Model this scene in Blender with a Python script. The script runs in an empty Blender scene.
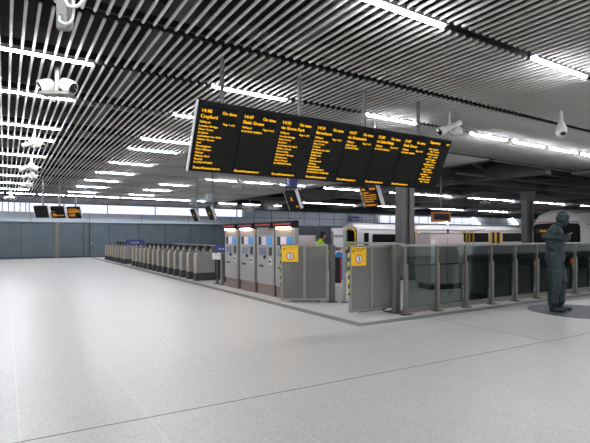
import bpy, bmesh, math, random
from mathutils import Vector, Matrix, Euler
random.seed(7)
PI = math.pi
C = bpy.context.scene.collection
SC = bpy.context.scene
ORD = ['first','second','third','fourth','fifth','sixth','seventh','eighth','ninth','tenth','eleventh','twelfth','thirteenth','fourteenth','fifteenth','sixteenth','seventeenth','eighteenth','nineteenth','twentieth','twenty-first','twenty-second']

# ------------------------------------------------------------------ materials
def lin(c):
    return tuple(((v/255)/12.92 if v/255 <= .04045 else ((v/255+.055)/1.055)**2.4) for v in c)
def mat(name, rgb, rough=.5, metal=0, noise=0, scale=20, bump=0, emit=None, estr=0, spec=.5, detail=4, stretch=None):
    m = bpy.data.materials.new(name); m.use_nodes = True
    nt = m.node_tree; b = nt.nodes['Principled BSDF']
    col = lin(rgb)
    b.inputs['Base Color'].default_value = (*col, 1)
    b.inputs['Roughness'].default_value = rough
    b.inputs['Metallic'].default_value = metal
    b.inputs['Specular IOR Level'].default_value = spec
    tc = nt.nodes.new('ShaderNodeTexCoord'); mp = nt.nodes.new('ShaderNodeMapping')
    nt.links.new(tc.outputs['Object'], mp.inputs['Vector'])
    if stretch: mp.inputs['Scale'].default_value = stretch
    n = nt.nodes.new('ShaderNodeTexNoise'); n.inputs['Scale'].default_value = scale; n.inputs['Detail'].default_value = detail
    nt.links.new(mp.outputs['Vector'], n.inputs['Vector'])
    if noise:
        r = nt.nodes.new('ShaderNodeMapRange'); r.inputs['From Min'].default_value = .3; r.inputs['From Max'].default_value = .7
        r.inputs['To Min'].default_value = 1-noise; r.inputs['To Max'].default_value = 1+noise
        nt.links.new(n.outputs['Fac'], r.inputs['Value'])
        mx = nt.nodes.new('ShaderNodeVectorMath'); mx.operation = 'SCALE'; mx.inputs[0].default_value = col
        nt.links.new(r.outputs['Result'], mx.inputs['Scale']); nt.links.new(mx.outputs['Vector'], b.inputs['Base Color'])
    if bump:
        bp = nt.nodes.new('ShaderNodeBump'); bp.inputs['Strength'].default_value = bump; bp.inputs['Distance'].default_value = .01
        nt.links.new(n.outputs['Fac'], bp.inputs['Height']); nt.links.new(bp.outputs['Normal'], b.inputs['Normal'])
    if emit:
        b.inputs['Emission Color'].default_value = (*lin(emit), 1); b.inputs['Emission Strength'].default_value = estr
    return m
def glass(name, tint, opac, rough=.03):
    m = bpy.data.materials.new(name); m.use_nodes = True
    nt = m.node_tree; nt.nodes.clear()
    o = nt.nodes.new('ShaderNodeOutputMaterial')
    t = nt.nodes.new('ShaderNodeBsdfTransparent'); t.inputs[0].default_value = (*tint, 1)
    g = nt.nodes.new('ShaderNodeBsdfGlossy'); g.inputs['Roughness'].default_value = rough; g.inputs['Color'].default_value = (.8,.9,.88,1)
    f = nt.nodes.new('ShaderNodeFresnel'); f.inputs['IOR'].default_value = opac
    x = nt.nodes.new('ShaderNodeMixShader')
    nt.links.new(f.outputs[0], x.inputs[0]); nt.links.new(t.outputs[0], x.inputs[1]); nt.links.new(g.outputs[0], x.inputs[2])
    nt.links.new(x.outputs[0], o.inputs[0])
    return m

M = {}
M['slat'] = mat('slat', (196,195,192), .5, noise=.05, scale=3)
M['void'] = mat('void', (24,24,28), .9, noise=.3, scale=2)
M['girder'] = mat('girder', (104,102,100), .7, noise=.2, scale=4)
M['carrier'] = mat('carrier', (22,22,24), .8, noise=.1)
M['beam'] = mat('beam', (96,96,98), .7, noise=.15, scale=2)
M['soffit'] = mat('soffit', (112,112,112), .6, noise=.08, scale=2)
M['wall'] = mat('wall', (74,87,95), .55, noise=.1, scale=1.2)
M['wallseam'] = mat('wall_seam', (50,56,62), .6, noise=.05)
M['fascia'] = mat('fascia', (158,168,178), .5, noise=.05, scale=2)
M['panel_blue'] = mat('panel_blue', (158,168,180), .5, noise=.06, scale=2)
M['pilaster'] = mat('pilaster', (108,96,84), .5, noise=.06)
M['steel'] = mat('steel', (152,151,149), .42, .35, noise=.06, scale=14)
M['steel_d'] = mat('steel_dark', (120,117,112), .45, .35, noise=.08, scale=10)
M['steel_m'] = mat('steel_matt', (138,137,135), .5, .15, noise=.06, scale=8)
M['cream'] = mat('cream', (192,174,148), .5, noise=.04)
M['gatebase'] = mat('gate_base', (52,54,54), .6, noise=.1)
M['black'] = mat('black_plastic', (20,21,23), .5, noise=.1)
M['casing'] = mat('board_casing', (24,26,30), .6, noise=.08, spec=.2)
M['screen'] = mat('screen_face', (12,13,13), .6, noise=.05, spec=.2)
M['row'] = mat('display_row', (27,29,25), .5, noise=.08, spec=.2)
M['white'] = mat('white_paint', (222,224,226), .4, noise=.03)
M['cctv'] = mat('cctv_white', (218,218,214), .35, noise=.05)
M['cable'] = mat('cable_white', (205,208,208), .5, noise=.05)
M['lens'] = mat('lens', (14,16,22), .12, noise=.05)
M['led'] = mat('led_amber', (80,50,5), .6, emit=(255,190,8), estr=1.7, noise=.02)
M['led_o'] = mat('led_orange', (80,40,5), .6, emit=(255,165,20), estr=1.0, noise=.02)
M['tube'] = mat('tube_light', (255,255,255), .4, emit=(246,248,255), estr=72, noise=.01)
M['housing'] = mat('lamp_housing', (170,172,176), .5, noise=.03)
M['blue'] = mat('sign_blue', (28,42,112), .45, noise=.05)
M['yellow'] = mat('sign_yellow', (240,190,12), .5, noise=.03)
M['red'] = mat('sign_red', (196,40,44), .5, noise=.03)
M['stripe_y'] = mat('stripe_yellow', (186,184,62), .5, noise=.05)
M['train_white'] = mat('train_white', (222,220,220), .35, noise=.03, scale=3)
M['train_black'] = mat('train_black', (10,11,13), .3, noise=.1, spec=.12)
M['train_window'] = mat('train_window', (10,11,13), .5, noise=.1, spec=.12)
M['column'] = mat('column_paint', (102,100,98), .5, .1, noise=.1, scale=3)
M['train_yellow'] = mat('train_yellow', (226,172,20), .45, noise=.04)
M['train_red'] = mat('train_red', (150,44,44), .45, noise=.05)
M['train_under'] = mat('train_underframe', (42,38,36), .8, noise=.2)
M['taillight'] = mat('tail_light', (200,20,30), .3, emit=(255,30,50), estr=30, noise=.02)
M['bronze'] = mat('bronze', (36,52,54), .5, .3, noise=.4, scale=9, bump=.5)
M['hivis'] = mat('hivis', (190,240,40), .7, noise=.08, scale=6)
M['navy'] = mat('navy_cloth', (30,34,50), .8, noise=.1)
M['skin'] = mat('skin', (196,150,124), .5, noise=.04)
M['hair'] = mat('hair', (22,18,17), .6, noise=.2)
M['poster_blue'] = mat('poster_blue', (60,140,205), .4, noise=.04)
M['poster_lilac'] = mat('poster_lilac', (206,196,210), .4, noise=.04)
M['notice'] = mat('notice', (214,214,212), .5, noise=.03)
M['peach'] = mat('lit_header', (255,230,200), .4, emit=(255,214,170), estr=14, noise=.02)
M['copper'] = mat('sign_orange', (206,112,36), .5, noise=.05)
M['platform'] = mat('platform_floor', (92,94,92), .6, noise=.12, scale=3)
M['ballast'] = mat('ballast', (46,42,40), .95, noise=.4, scale=14)
M['strip'] = mat('tactile_strip', (118,120,120), .6, noise=.1, scale=30)
M['disc'] = mat('stone_disc', (72,74,77), .5, noise=.15, scale=8)
M['joint'] = mat('floor_joint', (126,122,118), .7, noise=.1)
M['pinksteel'] = mat('kiosk_steel', (196,180,180), .3, .4, noise=.05)
M['fglass'] = glass('fence_glass', (.50,.55,.54), 1.25)
M['wglass'] = glass('window_glass', (.9,.93,1.0), 1.2)
M['mglass'] = glass('mesh_glass', (.62,.62,.60), 1.3)
def milky(m, rgb, fac):
    nt=m.node_tree; o=[n for n in nt.nodes if n.type=='OUTPUT_MATERIAL'][0]; src=o.inputs[0].links[0].from_socket
    d=nt.nodes.new('ShaderNodeBsdfDiffuse'); d.inputs[0].default_value=(*lin(rgb),1)
    x=nt.nodes.new('ShaderNodeMixShader'); x.inputs[0].default_value=fac
    nt.links.new(src,x.inputs[1]); nt.links.new(d.outputs[0],x.inputs[2]); nt.links.new(x.outputs[0],o.inputs[0])
milky(M['mglass'],(150,148,144),.45); milky(M['fglass'],(80,90,90),.035)
M['green'] = mat('sign_green', (30,120,80), .5, noise=.04)

# terrazzo floor
def floor_mat():
    m = bpy.data.materials.new('terrazzo'); m.use_nodes = True
    nt = m.node_tree; b = nt.nodes['Principled BSDF']; L = nt.links.new
    tc = nt.nodes.new('ShaderNodeTexCoord')
    v = nt.nodes.new('ShaderNodeTexVoronoi'); v.inputs['Scale'].default_value = 70
    L(tc.outputs['Object'], v.inputs['Vector'])
    cr = nt.nodes.new('ShaderNodeValToRGB')
    e = cr.color_ramp.elements
    e[0].position = 0; e[0].color = (*lin((187,185,180)),1)
    e[1].position = 1; e[1].color = (*lin((208,206,201)),1)
    sp = nt.nodes.new('ShaderNodeSeparateColor'); L(v.outputs['Color'], sp.inputs[0]); L(sp.outputs[0], cr.inputs[0])
    n = nt.nodes.new('ShaderNodeTexNoise'); n.inputs['Scale'].default_value = .55; n.inputs['Detail'].default_value = 5
    L(tc.outputs['Object'], n.inputs['Vector'])
    r = nt.nodes.new('ShaderNodeMapRange'); r.inputs['From Min'].default_value=.3; r.inputs['From Max'].default_value=.7
    r.inputs['To Min'].default_value=.95; r.inputs['To Max'].default_value=1.04
    L(n.outputs['Fac'], r.inputs['Value'])
    sc = nt.nodes.new('ShaderNodeVectorMath'); sc.operation='SCALE'; L(cr.outputs[0], sc.inputs[0]); L(r.outputs[0], sc.inputs['Scale'])
    # slab joints along y every 1 m, pale
    sx = nt.nodes.new('ShaderNodeSeparateXYZ'); L(tc.outputs['Object'], sx.inputs[0])
    def joint(axis, off, pitch, w):
        a = nt.nodes.new('ShaderNodeMath'); a.operation='SUBTRACT'; L(sx.outputs[axis], a.inputs[0]); a.inputs[1].default_value = off
        p = nt.nodes.new('ShaderNodeMath'); p.operation='PINGPONG'; L(a.outputs[0], p.inputs[0]); p.inputs[1].default_value = pitch/2
        c = nt.nodes.new('ShaderNodeMath'); c.operation='LESS_THAN'; L(p.outputs[0], c.inputs[0]); c.inputs[1].default_value = w
        return c
    j = joint(0, .1, .98, .006)
    mx = nt.nodes.new('ShaderNodeMix'); mx.data_type='RGBA'
    fac = nt.nodes.new('ShaderNodeMath'); fac.operation='MULTIPLY'; L(j.outputs[0], fac.inputs[0]); fac.inputs[1].default_value=.35
    L(fac.outputs[0], mx.inputs[0]); L(sc.outputs[0], mx.inputs[6]); mx.inputs[7].default_value = (*lin((228,226,222)),1)
    L(mx.outputs[2], b.inputs['Base Color'])
    r2 = nt.nodes.new('ShaderNodeMapRange'); r2.inputs['From Min'].default_value=.3; r2.inputs['From Max'].default_value=.7
    r2.inputs['To Min'].default_value=.30; r2.inputs['To Max'].default_value=.42
    L(n.outputs['Fac'], r2.inputs['Value']); L(r2.outputs[0], b.inputs['Roughness'])
    b.inputs['Specular IOR Level'].default_value = .5
    return m
M['floor'] = floor_mat()

# ------------------------------------------------------------------ mesh helpers
def box(bm, x0,x1,y0,y1,z0,z1, bev=0):
    g = bmesh.ops.create_cube(bm, size=1)
    bmesh.ops.scale(bm, vec=(x1-x0,y1-y0,z1-z0), verts=g['verts'])
    bmesh.ops.translate(bm, vec=((x0+x1)/2,(y0+y1)/2,(z0+z1)/2), verts=g['verts'])
    if bev:
        ed = {e for v in g['verts'] for e in v.link_edges}
        bmesh.ops.bevel(bm, geom=list(ed), offset=bev, segments=2, affect='EDGES', profile=.5)
def tube(bm, pts, r, n=10, closed_caps=True):
    pts = [Vector(p) for p in pts]
    rs = r if isinstance(r,(list,tuple)) else [r]*len(pts)
    rings = []
    up = None
    for i,p in enumerate(pts):
        d = (pts[min(i+1,len(pts)-1)]-pts[max(i-1,0)]).normalized()
        if up is None: up = Vector((0,0,1)) if abs(d.z)<.9 else Vector((1,0,0))
        a = d.cross(up).normalized(); b_ = a.cross(d).normalized(); up = b_
        rings.append([bm.verts.new(p+a*math.cos(2*PI*k/n)*rs[i]+b_*math.sin(2*PI*k/n)*rs[i]) for k in range(n)])
    for i in range(len(rings)-1):
        for k in range(n):
            bm.faces.new((rings[i][k],rings[i][(k+1)%n],rings[i+1][(k+1)%n],rings[i+1][k]))
    bm.faces.new(rings[0][::-1]); bm.faces.new(rings[-1])
def ball(bm, c, r, sc=(1,1,1), seg=16):
    m = Matrix.Translation(Vector(c)) @ Matrix.Diagonal((r*sc[0],r*sc[1],r*sc[2],1))
    bmesh.ops.create_uvsphere(bm, u_segments=seg, v_segments=seg//2+2, radius=1, matrix=m)
def prism(bm, pts, axis, a0, a1):
    """extrude a 2-D outline along axis: 'y' -> pts are (x,z); 'x' -> pts are (y,z); 'z' -> (x,y)"""
    def P(p,a): return {'y':(p[0],a,p[1]),'x':(a,p[0],p[1]),'z':(p[0],p[1],a)}[axis]
    A=[bm.verts.new(P(p,a0)) for p in pts]; B=[bm.verts.new(P(p,a1)) for p in pts]
    n=len(pts)
    for i in range(n): bm.faces.new((A[i],A[(i+1)%n],B[(i+1)%n],B[i]))
    bm.faces.new(A[::-1]); bm.faces.new(B)
def NB(): return bmesh.new()
def obj(name, bm, m, parent=None, smooth=False, label=None):
    bmesh.ops.recalc_face_normals(bm, faces=bm.faces)
    me = bpy.data.meshes.new(name); bm.to_mesh(me); bm.free()
    me.materials.append(M[m] if isinstance(m,str) else m)
    if smooth:
        for p in me.polygons: p.use_smooth = True
    o = bpy.data.objects.new(name, me); C.objects.link(o)
    if parent: o.parent = parent
    if label: o['label'] = label
    return o
def thing(name, label, cat, loc=(0,0,0), rz=0, group=None, rx=0):
    o = bpy.data.objects.new(name, None); C.objects.link(o)
    o.location = loc; o.rotation_euler = (rx,0,rz); o['label']=label; o['category']=cat
    if group: o['group']=group
    return o
def tag(o, label, cat, group=None):
    o['label']=label; o['category']=cat
    if group: o['group']=group
    return o
def struct(name, bm, m, parent=None, smooth=False):
    o = obj(name, bm, m, parent, smooth)
    if parent is None: o['kind']='structure'
    return o
def dup(root, loc, label, rz=None):
    r = root.copy(); C.objects.link(r); r.location = loc; r['label']=label
    if rz is not None: r.rotation_euler = (r.rotation_euler[0],0,rz)
    for ch in list(root.children):
        c = ch.copy(); C.objects.link(c); c.parent = r
        for g in ch.children:
            d = g.copy(); C.objects.link(d); d.parent = c
    return r
def textmesh(items):
    """items: (string, x, z, size, align, xscale); lettering in the local xz plane facing -y"""
    bm = NB()
    for s,x,z,size,al,xs in items:
        cu = bpy.data.curves.new('t','FONT'); cu.body=s; cu.size=size; cu.align_x=al; cu.resolution_u=2; cu.offset=size*.0
        cu.extrude = .0015
        o = bpy.data.objects.new('t',cu)
        me = bpy.data.meshes.new_from_object(o)
        me.transform(Matrix.Translation((x,0,z)) @ Matrix.Rotation(PI/2,4,'X') @ Matrix.Diagonal((xs,1,1,1)))
        bm.from_mesh(me)
        bpy.data.objects.remove(o); bpy.data.curves.remove(cu); bpy.data.meshes.remove(me)
    return bm

# ------------------------------------------------------------------ camera
cam = bpy.data.cameras.new('camera'); co = bpy.data.objects.new('camera', cam); C.objects.link(co)
cam.sensor_width = 36; cam.lens = 36*462/590; cam.shift_y = 14.5/590; cam.clip_end = 300
co.location = (0,0,1.6); co.rotation_euler = (PI/2,0,-math.radians(32.1))
SC.camera = co

# ------------------------------------------------------------------ setting
EYE=1.6
bm = NB()
box(bm,-14,24,-12,40,-.3,0); struct('floor',bm,'floor')
bm = NB(); box(bm,12.6,24,8.6,40,0,.012); box(bm,24,80,-12,11.7,-.3,.012); box(bm,24,80,15.7,20,-.3,.012); box(bm,24,80,27.5,33.4,-.3,.012)
struct('floor_platform',bm,'platform')
bm = NB(); box(bm,24,80,11,38,-1.4,-1.1); struct('floor_trackbed',bm,'ballast')
# dark edging strip round the gate line and the fence
bm = NB()
prism(bm,[(5.3,36.9),(5.3,6.3),(40,6.3),(40,6.53),(5.53,6.53),(5.53,36.9)],'z',0,.006)
struct('trim_floor_strip',bm,'strip')
bm = NB()
prism(bm,[(-6,4.40),(8.2,3.86),(14,3.64),(14,3.652),(8.2,3.872),(-6,4.412)],'z',0,.002)
prism(bm,[(7.0,3.92),(7.01,3.92),(7.01,6.3),(7.0,6.3)],'z',0,.002)
struct('trim_floor_joint',bm,'joint')
bm = NB()
bmesh.ops.create_cone(bm, cap_ends=True, segments=72, radius1=.97, radius2=.97, depth=.008, matrix=Matrix.Translation((10.33,5.12,.004)))
struct('trim_floor_disc',bm,'disc')

# back wall
WY=37.4
bm = NB(); box(bm,-14,80,WY,WY+.3,0,2.6); wall = struct('wall_back',bm,'wall')
bm = NB()
x=-13.0
for x in (-10,-6.4,-2.8,.9,4.9,5.3,6.7,8.9,11,13.1,15.2,18,21,24,27): box(bm,x,x+.05,WY-.02,WY+.02,0,2.6)
box(bm,-14,80,WY-.03,WY+.02,0,.14)
obj('wall_seams',bm,'wallseam',wall)
bm = NB(); box(bm,3.05,3.3,WY-.08,WY+.02,0,2.6); obj('pilaster',bm,'pilaster',wall)
bm = NB(); box(bm,-14,18,WY-.12,WY+.3,2.6,3.3)
o=struct('trim_fascia',bm,'fascia')
bm = NB()
for x in (-10,-6,-2.2,1.5,5.3,9.1,12.9,16.7): box(bm,x,x+.03,WY-.13,WY-.1,2.6,3.3)
obj('fascia_joint',bm,'wallseam',o)
# blind door in the back wall
bm = NB(); box(bm,5.36,6.7,WY-.05,WY+.02,.05,2.3); d=struct('door_1',bm,'wall')
bm = NB(); box(bm,5.45,5.5,WY-.12,WY-.05,1.0,1.12); obj('door_handle',bm,'steel',d)
# clerestory
bm = NB(); box(bm,-14,18,WY+.1,WY+.12,3.3,3.95); w=struct('window_1',bm,'wglass')
bm = NB()
for i in range(60):
    x=-13.5+i*.35
    if x<1.2: box(bm,x,x+.06,WY+.05,WY+.17,3.3,3.95)
for x in (1.4,3.6,6.6,10.2,13.8,17.4): box(bm,x,x+.06,WY+.05,WY+.17,3.3,3.95)
obj('mullion',bm,'beam',w)
bm = NB(); box(bm,-14,80,WY-1.0,WY-.5,3.95,4.32); struct('trim_back_beam',bm,'carrier')
bm = NB(); box(bm,-14,80,WY-.1,WY+.3,3.95,7); struct('wall_back_upper',bm,'void')
# panelled wall beyond the platforms
bm = NB(); box(bm,18,80,WY-.12,WY+.3,2.6,3.95); w2=struct('wall_platform',bm,'panel_blue')
bm = NB()
for i in range(34): box(bm,19+i*1.8,19.04+i*1.8,WY-.14,WY-.1,2.6,3.95)
box(bm,18,80,WY-.14,WY-.1,3.25,3.29)
obj('panel_joint',bm,'wallseam',w2)
bm=NB(); box(bm,34,49,WY-.2,WY-.13,3.05,3.8); w3=struct('window_2',bm,mat('lit_glazing',(230,236,245),.3,emit=(225,233,250),estr=.9,noise=.02))
bm=NB()
for i in range(11): box(bm,34+i*1.5,34.1+i*1.5,WY-.24,WY-.19,3.05,3.8)
box(bm,34,49,WY-.24,WY-.19,3.2,3.26)
obj('mullion',bm,'panel_blue',w3)

# ceiling: dark slab, girders, slats
SZ=4.45
bm = NB(); box(bm,-14,80,-12,38,5.5,5.7); ceil=struct('ceiling',bm,'void')
bm = NB()
for y in (-2.5,2.2,5.0,7.05,8.9,12.4,14.7,17.4,20.5,23.9,27.3,31,34.5): box(bm,-14,15.4,y,y+.16,4.85,5.15)
for y in (-2.5,2.2,5.0,7.05,8.9): box(bm,15.4,34,y,y+.16,4.85,5.15)
for x in (-6,-1.2,4.2,9.5,14.5): box(bm,x,x+.25,-5,37,4.95,5.3)
tube(bm,[(2.2,-5,4.98),(2.2,37,4.98)],.12); tube(bm,[(6.6,-5,4.9),(6.6,37,4.9)],.07)
obj('girders',bm,'girder',ceil)
ROWS=[-3.6,-1.4,.4,2.3,4.25,6.45,8.3,10.7,13.8,15.6,18.9,22.1,25.5,29,32.8,36]
edges=[-6]+[v for r in ROWS for v in (r-.095,r+.095)]+[37.2]
bm = NB()
def slat(bm,x,y0,y1,r=.0215):
    n=8; A=[];B=[]
    for k in range(n):
        a=2*PI*k/n+PI/8
        A.append(bm.verts.new((x+r*math.cos(a),y0,SZ+.03+r*1.15*math.sin(a)))); B.append(bm.verts.new((x+r*math.cos(a),y1,SZ+.03+r*1.15*math.sin(a))))
    for k in range(n): bm.faces.new((A[k],A[(k+1)%n],B[(k+1)%n],B[k]))
    bm.faces.new(A[::-1]); bm.faces.new(B)
i=0; x=-8.93
while x<34:
    for a,b in zip(edges[0::2],edges[1::2]):
        if x>15.5 and a>10: continue
        slat(bm,x,a,b)
    x+=.15
obj('slats',bm,'slat',ceil,smooth=True)
bm = NB()
for r in ROWS:
    x1 = 15.5 if r>10.8 else 34
    box(bm,-9,x1,r-.07,r+.07,SZ+.12,SZ+.17)
    box(bm,-9,x1,r-.1,r-.085,SZ+.055,SZ+.12); box(bm,-9,x1,r+.085,r+.1,SZ+.055,SZ+.12)
obj('slot_carriers',bm,'carrier',ceil)
# edge trim of the slatted ceiling, bulkhead over platforms
bm = NB(); box(bm,15.5,15.62,10.75,37,SZ-.02,5.2); box(bm,15.5,34,10.78,10.9,SZ-.02,5.2); struct('trim_ceiling_edge',bm,'beam')
bm = NB()
box(bm,15.7,80,21.2,22.4,SZ+.02,SZ+.3); 
box(bm,15.7,80,32.3,33.3,SZ+.02,SZ+.3)
struct('trim_platform_bulkhead',bm,'soffit')
bm = NB()
box(bm,15.7,60,15.3,15.8,4.3,5.0); box(bm,22,60,12.1,12.5,4.5,4.8)
box(bm,15.7,80,26,26.4,4.3,4.8)
for x in (19.5,27,34.5,42,50): box(bm,x,x+.4,11,37,4.25,4.9)
tube(bm,[(15.7,12.2,4.75),(34,20.5,4.75)],.08); tube(bm,[(15.7,20.5,4.7),(30,11,4.7)],.08); tube(bm,[(17,13.6,4.4),(44,13.9,4.4)],.06)
tube(bm,[(15.7,18.3,4.45),(40,18.3,4.45)],.05)
struct('trim_platform_beams',bm,'beam')
bm = NB(); box(bm,21,34,7.5,10.7,4.28,4.4); 
struct('trim_soffit_panel',bm,'soffit')

# ------------------------------------------------------------------ ceiling lights
def make_lamp():
    t=thing('ceiling_light','x','light',(0,0,SZ),group='fluorescent tubes in the slatted ceiling')
    b=NB(); box(b,0,1.66,-.064,.064,.05,.09); box(b,0,1.66,-.066,-.056,-.0,.05); box(b,0,1.66,.056,.066,-.0,.05); obj('housing',b,'housing',t)
    b=NB(); tube(b,[(.02,0,.022),(.06,0,.022),(1.60,0,.022),(1.64,0,.022)],[.026,.048,.048,.026],10); obj('tube',b,'tube',t,True)
    return t
lamp0=make_lamp(); first=[True]
def place(loc,label,z=None):
    if first[0]: lamp0.location=loc; lamp0['label']=label; first[0]=False; return lamp0
    return dup(lamp0,loc,label)
COLN={-4.2:'beyond the camera side of',-.4:'in',3.35:'in',7.2:'in'}
rowdef=[(-3.6,[-4.2,-.4,3.35,7.2]),(.4,[-4.2,-.4,3.35,7.2,11]),
 (4.25,[-4.2,-.4,3.42,7.2,11,14.9]),(8.3,[-4.2,-2.3,-.4,3.35,7.2,11,13.0,15.0,17.0,19.0]),
 (10.7,[-4.2,-.4,3.35]),(13.8,[-4.2,-.4,3.35]),(15.6,[-4.2,-.4,3.38]),(18.9,[-4.2,-.4,3.4]),
 (22.1,[-2.3,-.4,3.4]+[8.6+2.15*k for k in range(3)]),(25.5,[-2.3,-.4,3.4,7.2]),(29,[-2.3,-.4,3.4,7.2]),
 (32.8,[-2.3,-.4,3.4,7.2]),(36,[-1.75+1.82*k for k in range(9)])]
rown=['behind the viewpoint','overhead','nearest in view','just behind the board hangers','third back','fourth back','fifth back','sixth back','seventh back','eighth back','ninth back','tenth back','against the far wall beam']
for (ry,xs),rn in zip(rowdef,rown):
    for k,x in enumerate(xs):
        place((x,ry,SZ),'white ceiling tube, %s from left in the row %s'%(ORD[k],rn))
for k in range(11): place((15.9+1.72*k*1.0,22.1,SZ-.03),'white fluorescent tube, %s from left along the mid platform bulkhead'%ORD[k])
for k in range(6): place((15.9+1.72*11+.5+1.9*k,22.1,SZ-.03),'white fluorescent tube, %s beyond the grey column on the platform bulkhead'%ORD[k])
for k in range(18): place((21.4+1.74*k,32.8,SZ-.03),'white fluorescent tube, %s from left in the far bulkhead above the long train'%ORD[k])
for k in range(3): place((15.2+2.2*k,36.2,SZ-.1),'white fluorescent tube, %s from left near the dark blue far wall'%ORD[k])
# slanted strip lights on the wall behind the long train
for k,(x,z0) in enumerate(((43.5,3.0),(49.5,2.95),(57.5,3.2))):
    t=thing('wall_light','slanting white strip light on far wall, %s from the lit window'%ORD[k],'light',(x,WY-.3,z0),group='slanted strip lights on the far wall')
    b=NB(); tube(b,[(0,0,.85),(1.5,0,0)],.045,8); obj('tube',b,'tube',t,True)
    b=NB(); tube(b,[(0,.1,.85),(1.5,.1,0)],.06,8); obj('housing',b,'housing',t,True)

# ------------------------------------------------------------------ departure board
TA=math.atan2(.5,1.06); BW=5.9; BH=1.15; P=BW/8
board=thing('departure_board','large dark eight panel departure board with amber lettering hung from the ceiling','departure board',(2.54,7.35,2.67),0,rx=TA)
b=NB(); box(b,0,BW,0,.09,0,BH,.008); obj('casing',b,'casing',board)
b=NB(); box(b,-.022,0,-.004,.05,-.005,BH+.005); obj('side_panel',b,'white',board,label='white end panel')
panels=[
 ('14:40','Crayford','1 of 2',['London Bridge','New Cross','St Johns','Lewisham for DLR','Hither Green','Lee','Mottingham','New Eltham','Sidcup','Albany Park','Bexley','& CRAYFORD']),
 ('14:47','Slade Green','2 of 2',['& SLADE GREEN']),
 ('14:50','via Grove Park','1 of 2',['London Bridge','New Cross','St Johns','Lewisham for DLR','Hither Green','Grove Park','Elmstead Woods','Chislehurst','Petts Wood','& ORPINGTON']),
 ('14:54','Barnehurst','1 of 2',['London Bridge','New Cross','St Johns','Lewisham for DLR','Blackheath','Kidbrooke','Eltham','Falconwood','Welling','Bexleyheath','& BARNEHURST','IN THE FRONT 4 COACHES']),
 ('14:57','via Greenwich','2 of 2',['Slade Green','& DARTFORD']),
 ('15:00','via Catford Bridge','2 of 2',['& HAYES (KENT)']),
 ('15:07','Slade Green','2 of 2',['& SLADE GREEN'])]
SZH=.088
for k in range(8):
    x0=k*P+.05; x1=(k+1)*P-.06
    b=NB(); box(b,x0,x1,-.012,0,.04,BH-.05); dp=obj('display_panel',b,'screen',board)
    b=NB()
    if k<7:
        for q in range(12): box(b,x0+.01,x1-.01,-.016,-.012,BH*(1-.35-.0475*q)-.012,BH*(1-.35-.0475*q)+.034)
        box(b,x0+.01,x1-.01,-.016,-.012,.05,.10)
    else:
        for q in range(14): box(b,x0+.01,x1-.01,-.016,-.012,.06+q*.068,.06+q*.068+.052)
    obj('display_rows',b,'row',dp)
    it=[]
    if k<7:
        tm,de,pg,li=panels[k]
        it+= [(tm,x0+.01,BH*(1-.145),.078,'LEFT',1.05),('On time',x1-.01,BH*(1-.145),SZH*.82,'RIGHT',1.02),(de,x0+.01,BH*(1-.222),.076,'LEFT',1.05 if len(de)<15 else .82),
              ('Calling at:',x0+.01,BH*(1-.29),.047,'LEFT',1.0),('Page '+pg,x1-.01,BH*(1-.29),.047,'RIGHT',1.0)]
        for q,s in enumerate(li): it.append((s,x0+.01,BH*(1-.345-.0475*q),.043,'LEFT',1.25 if len(s)<18 else .95))
        it.append(('Southeastern',x0+.01,.055,.060,'LEFT',1.5))
    else:
        it+=[('Departures',x0+.01,BH*(1-.10),.08,'LEFT',.85),('14:37',x1-.01,BH*(1-.10),.06,'RIGHT',.7)]
        for q,(a,bb,c) in enumerate([('14:40','Crayford','3'),('14:47','Slade Green','1'),('14:50','Orpington','5'),('14:54','Barnehurst','2'),('14:57','Dartford','4'),('15:00','Hayes','6'),('15:07','Slade Green','1')]):
            z=BH*(1-.215-.1*q)
            it+=[(a+' '+bb,x0+.02,z,.044,'LEFT',1.12),('Plat '+c+'   On time',x0+.1,z-.054,.042,'LEFT',1.05)]
    for q in it:
        tx=obj('text_line',textmesh([q]),'led',dp); tx.location.y=-.0185
# hangers (upright in the world, so undo the tilt)
for x in (.42,1.9,3.4,4.9):
    b=NB(); box(b,x-.025,x+.025,.03,.08,BH-.1,BH+.95)
    h=obj('hanger',b,'column',board)
    c=Vector((x,.08,BH-.05)); h.matrix_local=Matrix.Translation(c)@Matrix.Rotation(-TA,4,'X')@Matrix.Translation(-c)
    for v in h.data.vertices:
        if v.co.z>BH+.5: v.co.z=c.z+(4.5-(2.67+math.cos(TA)*c.z+math.sin(TA)*c.y))

# ------------------------------------------------------------------ small screens over the gates
def make_screen(label,loc,rz,w,h,tilt,lines,rodtop,group,orange='led_o',num=None):
    t=thing('hanging_screen',label,'screen',loc,rz,group)
    R=Matrix.Rotation(tilt,4,'X')
    b=NB(); box(b,-w/2,w/2,0,.13,-h/2,h/2,.01); c=obj('casing',b,'casing',t); c.matrix_local=R
    b=NB(); box(b,-w/2-.02,-w/2,-.0,.10,-h/2,h/2); c=obj('side_panel',b,'white',t,label='white side panel'); c.matrix_local=R
    b=NB(); box(b,w/2,w/2+.02,-.0,.10,-h/2,h/2); c=obj('side_panel',b,'white',t,label='white side panel'); c.matrix_local=R
    b=NB(); box(b,-w/2+.03,w/2-.03,-.008,0,-h/2+.03,h/2-.03); c=obj('display_panel',b,'screen',t); c.matrix_local=R
    if lines:
        x=obj('lettering',textmesh(lines),orange,c); x.location.y=-.011
    b=NB(); box(b,-.03,.03,.1,.16,h/2-.1,rodtop-loc[2]); obj('hanger',b,'steel_d',t)
    return t
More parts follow.
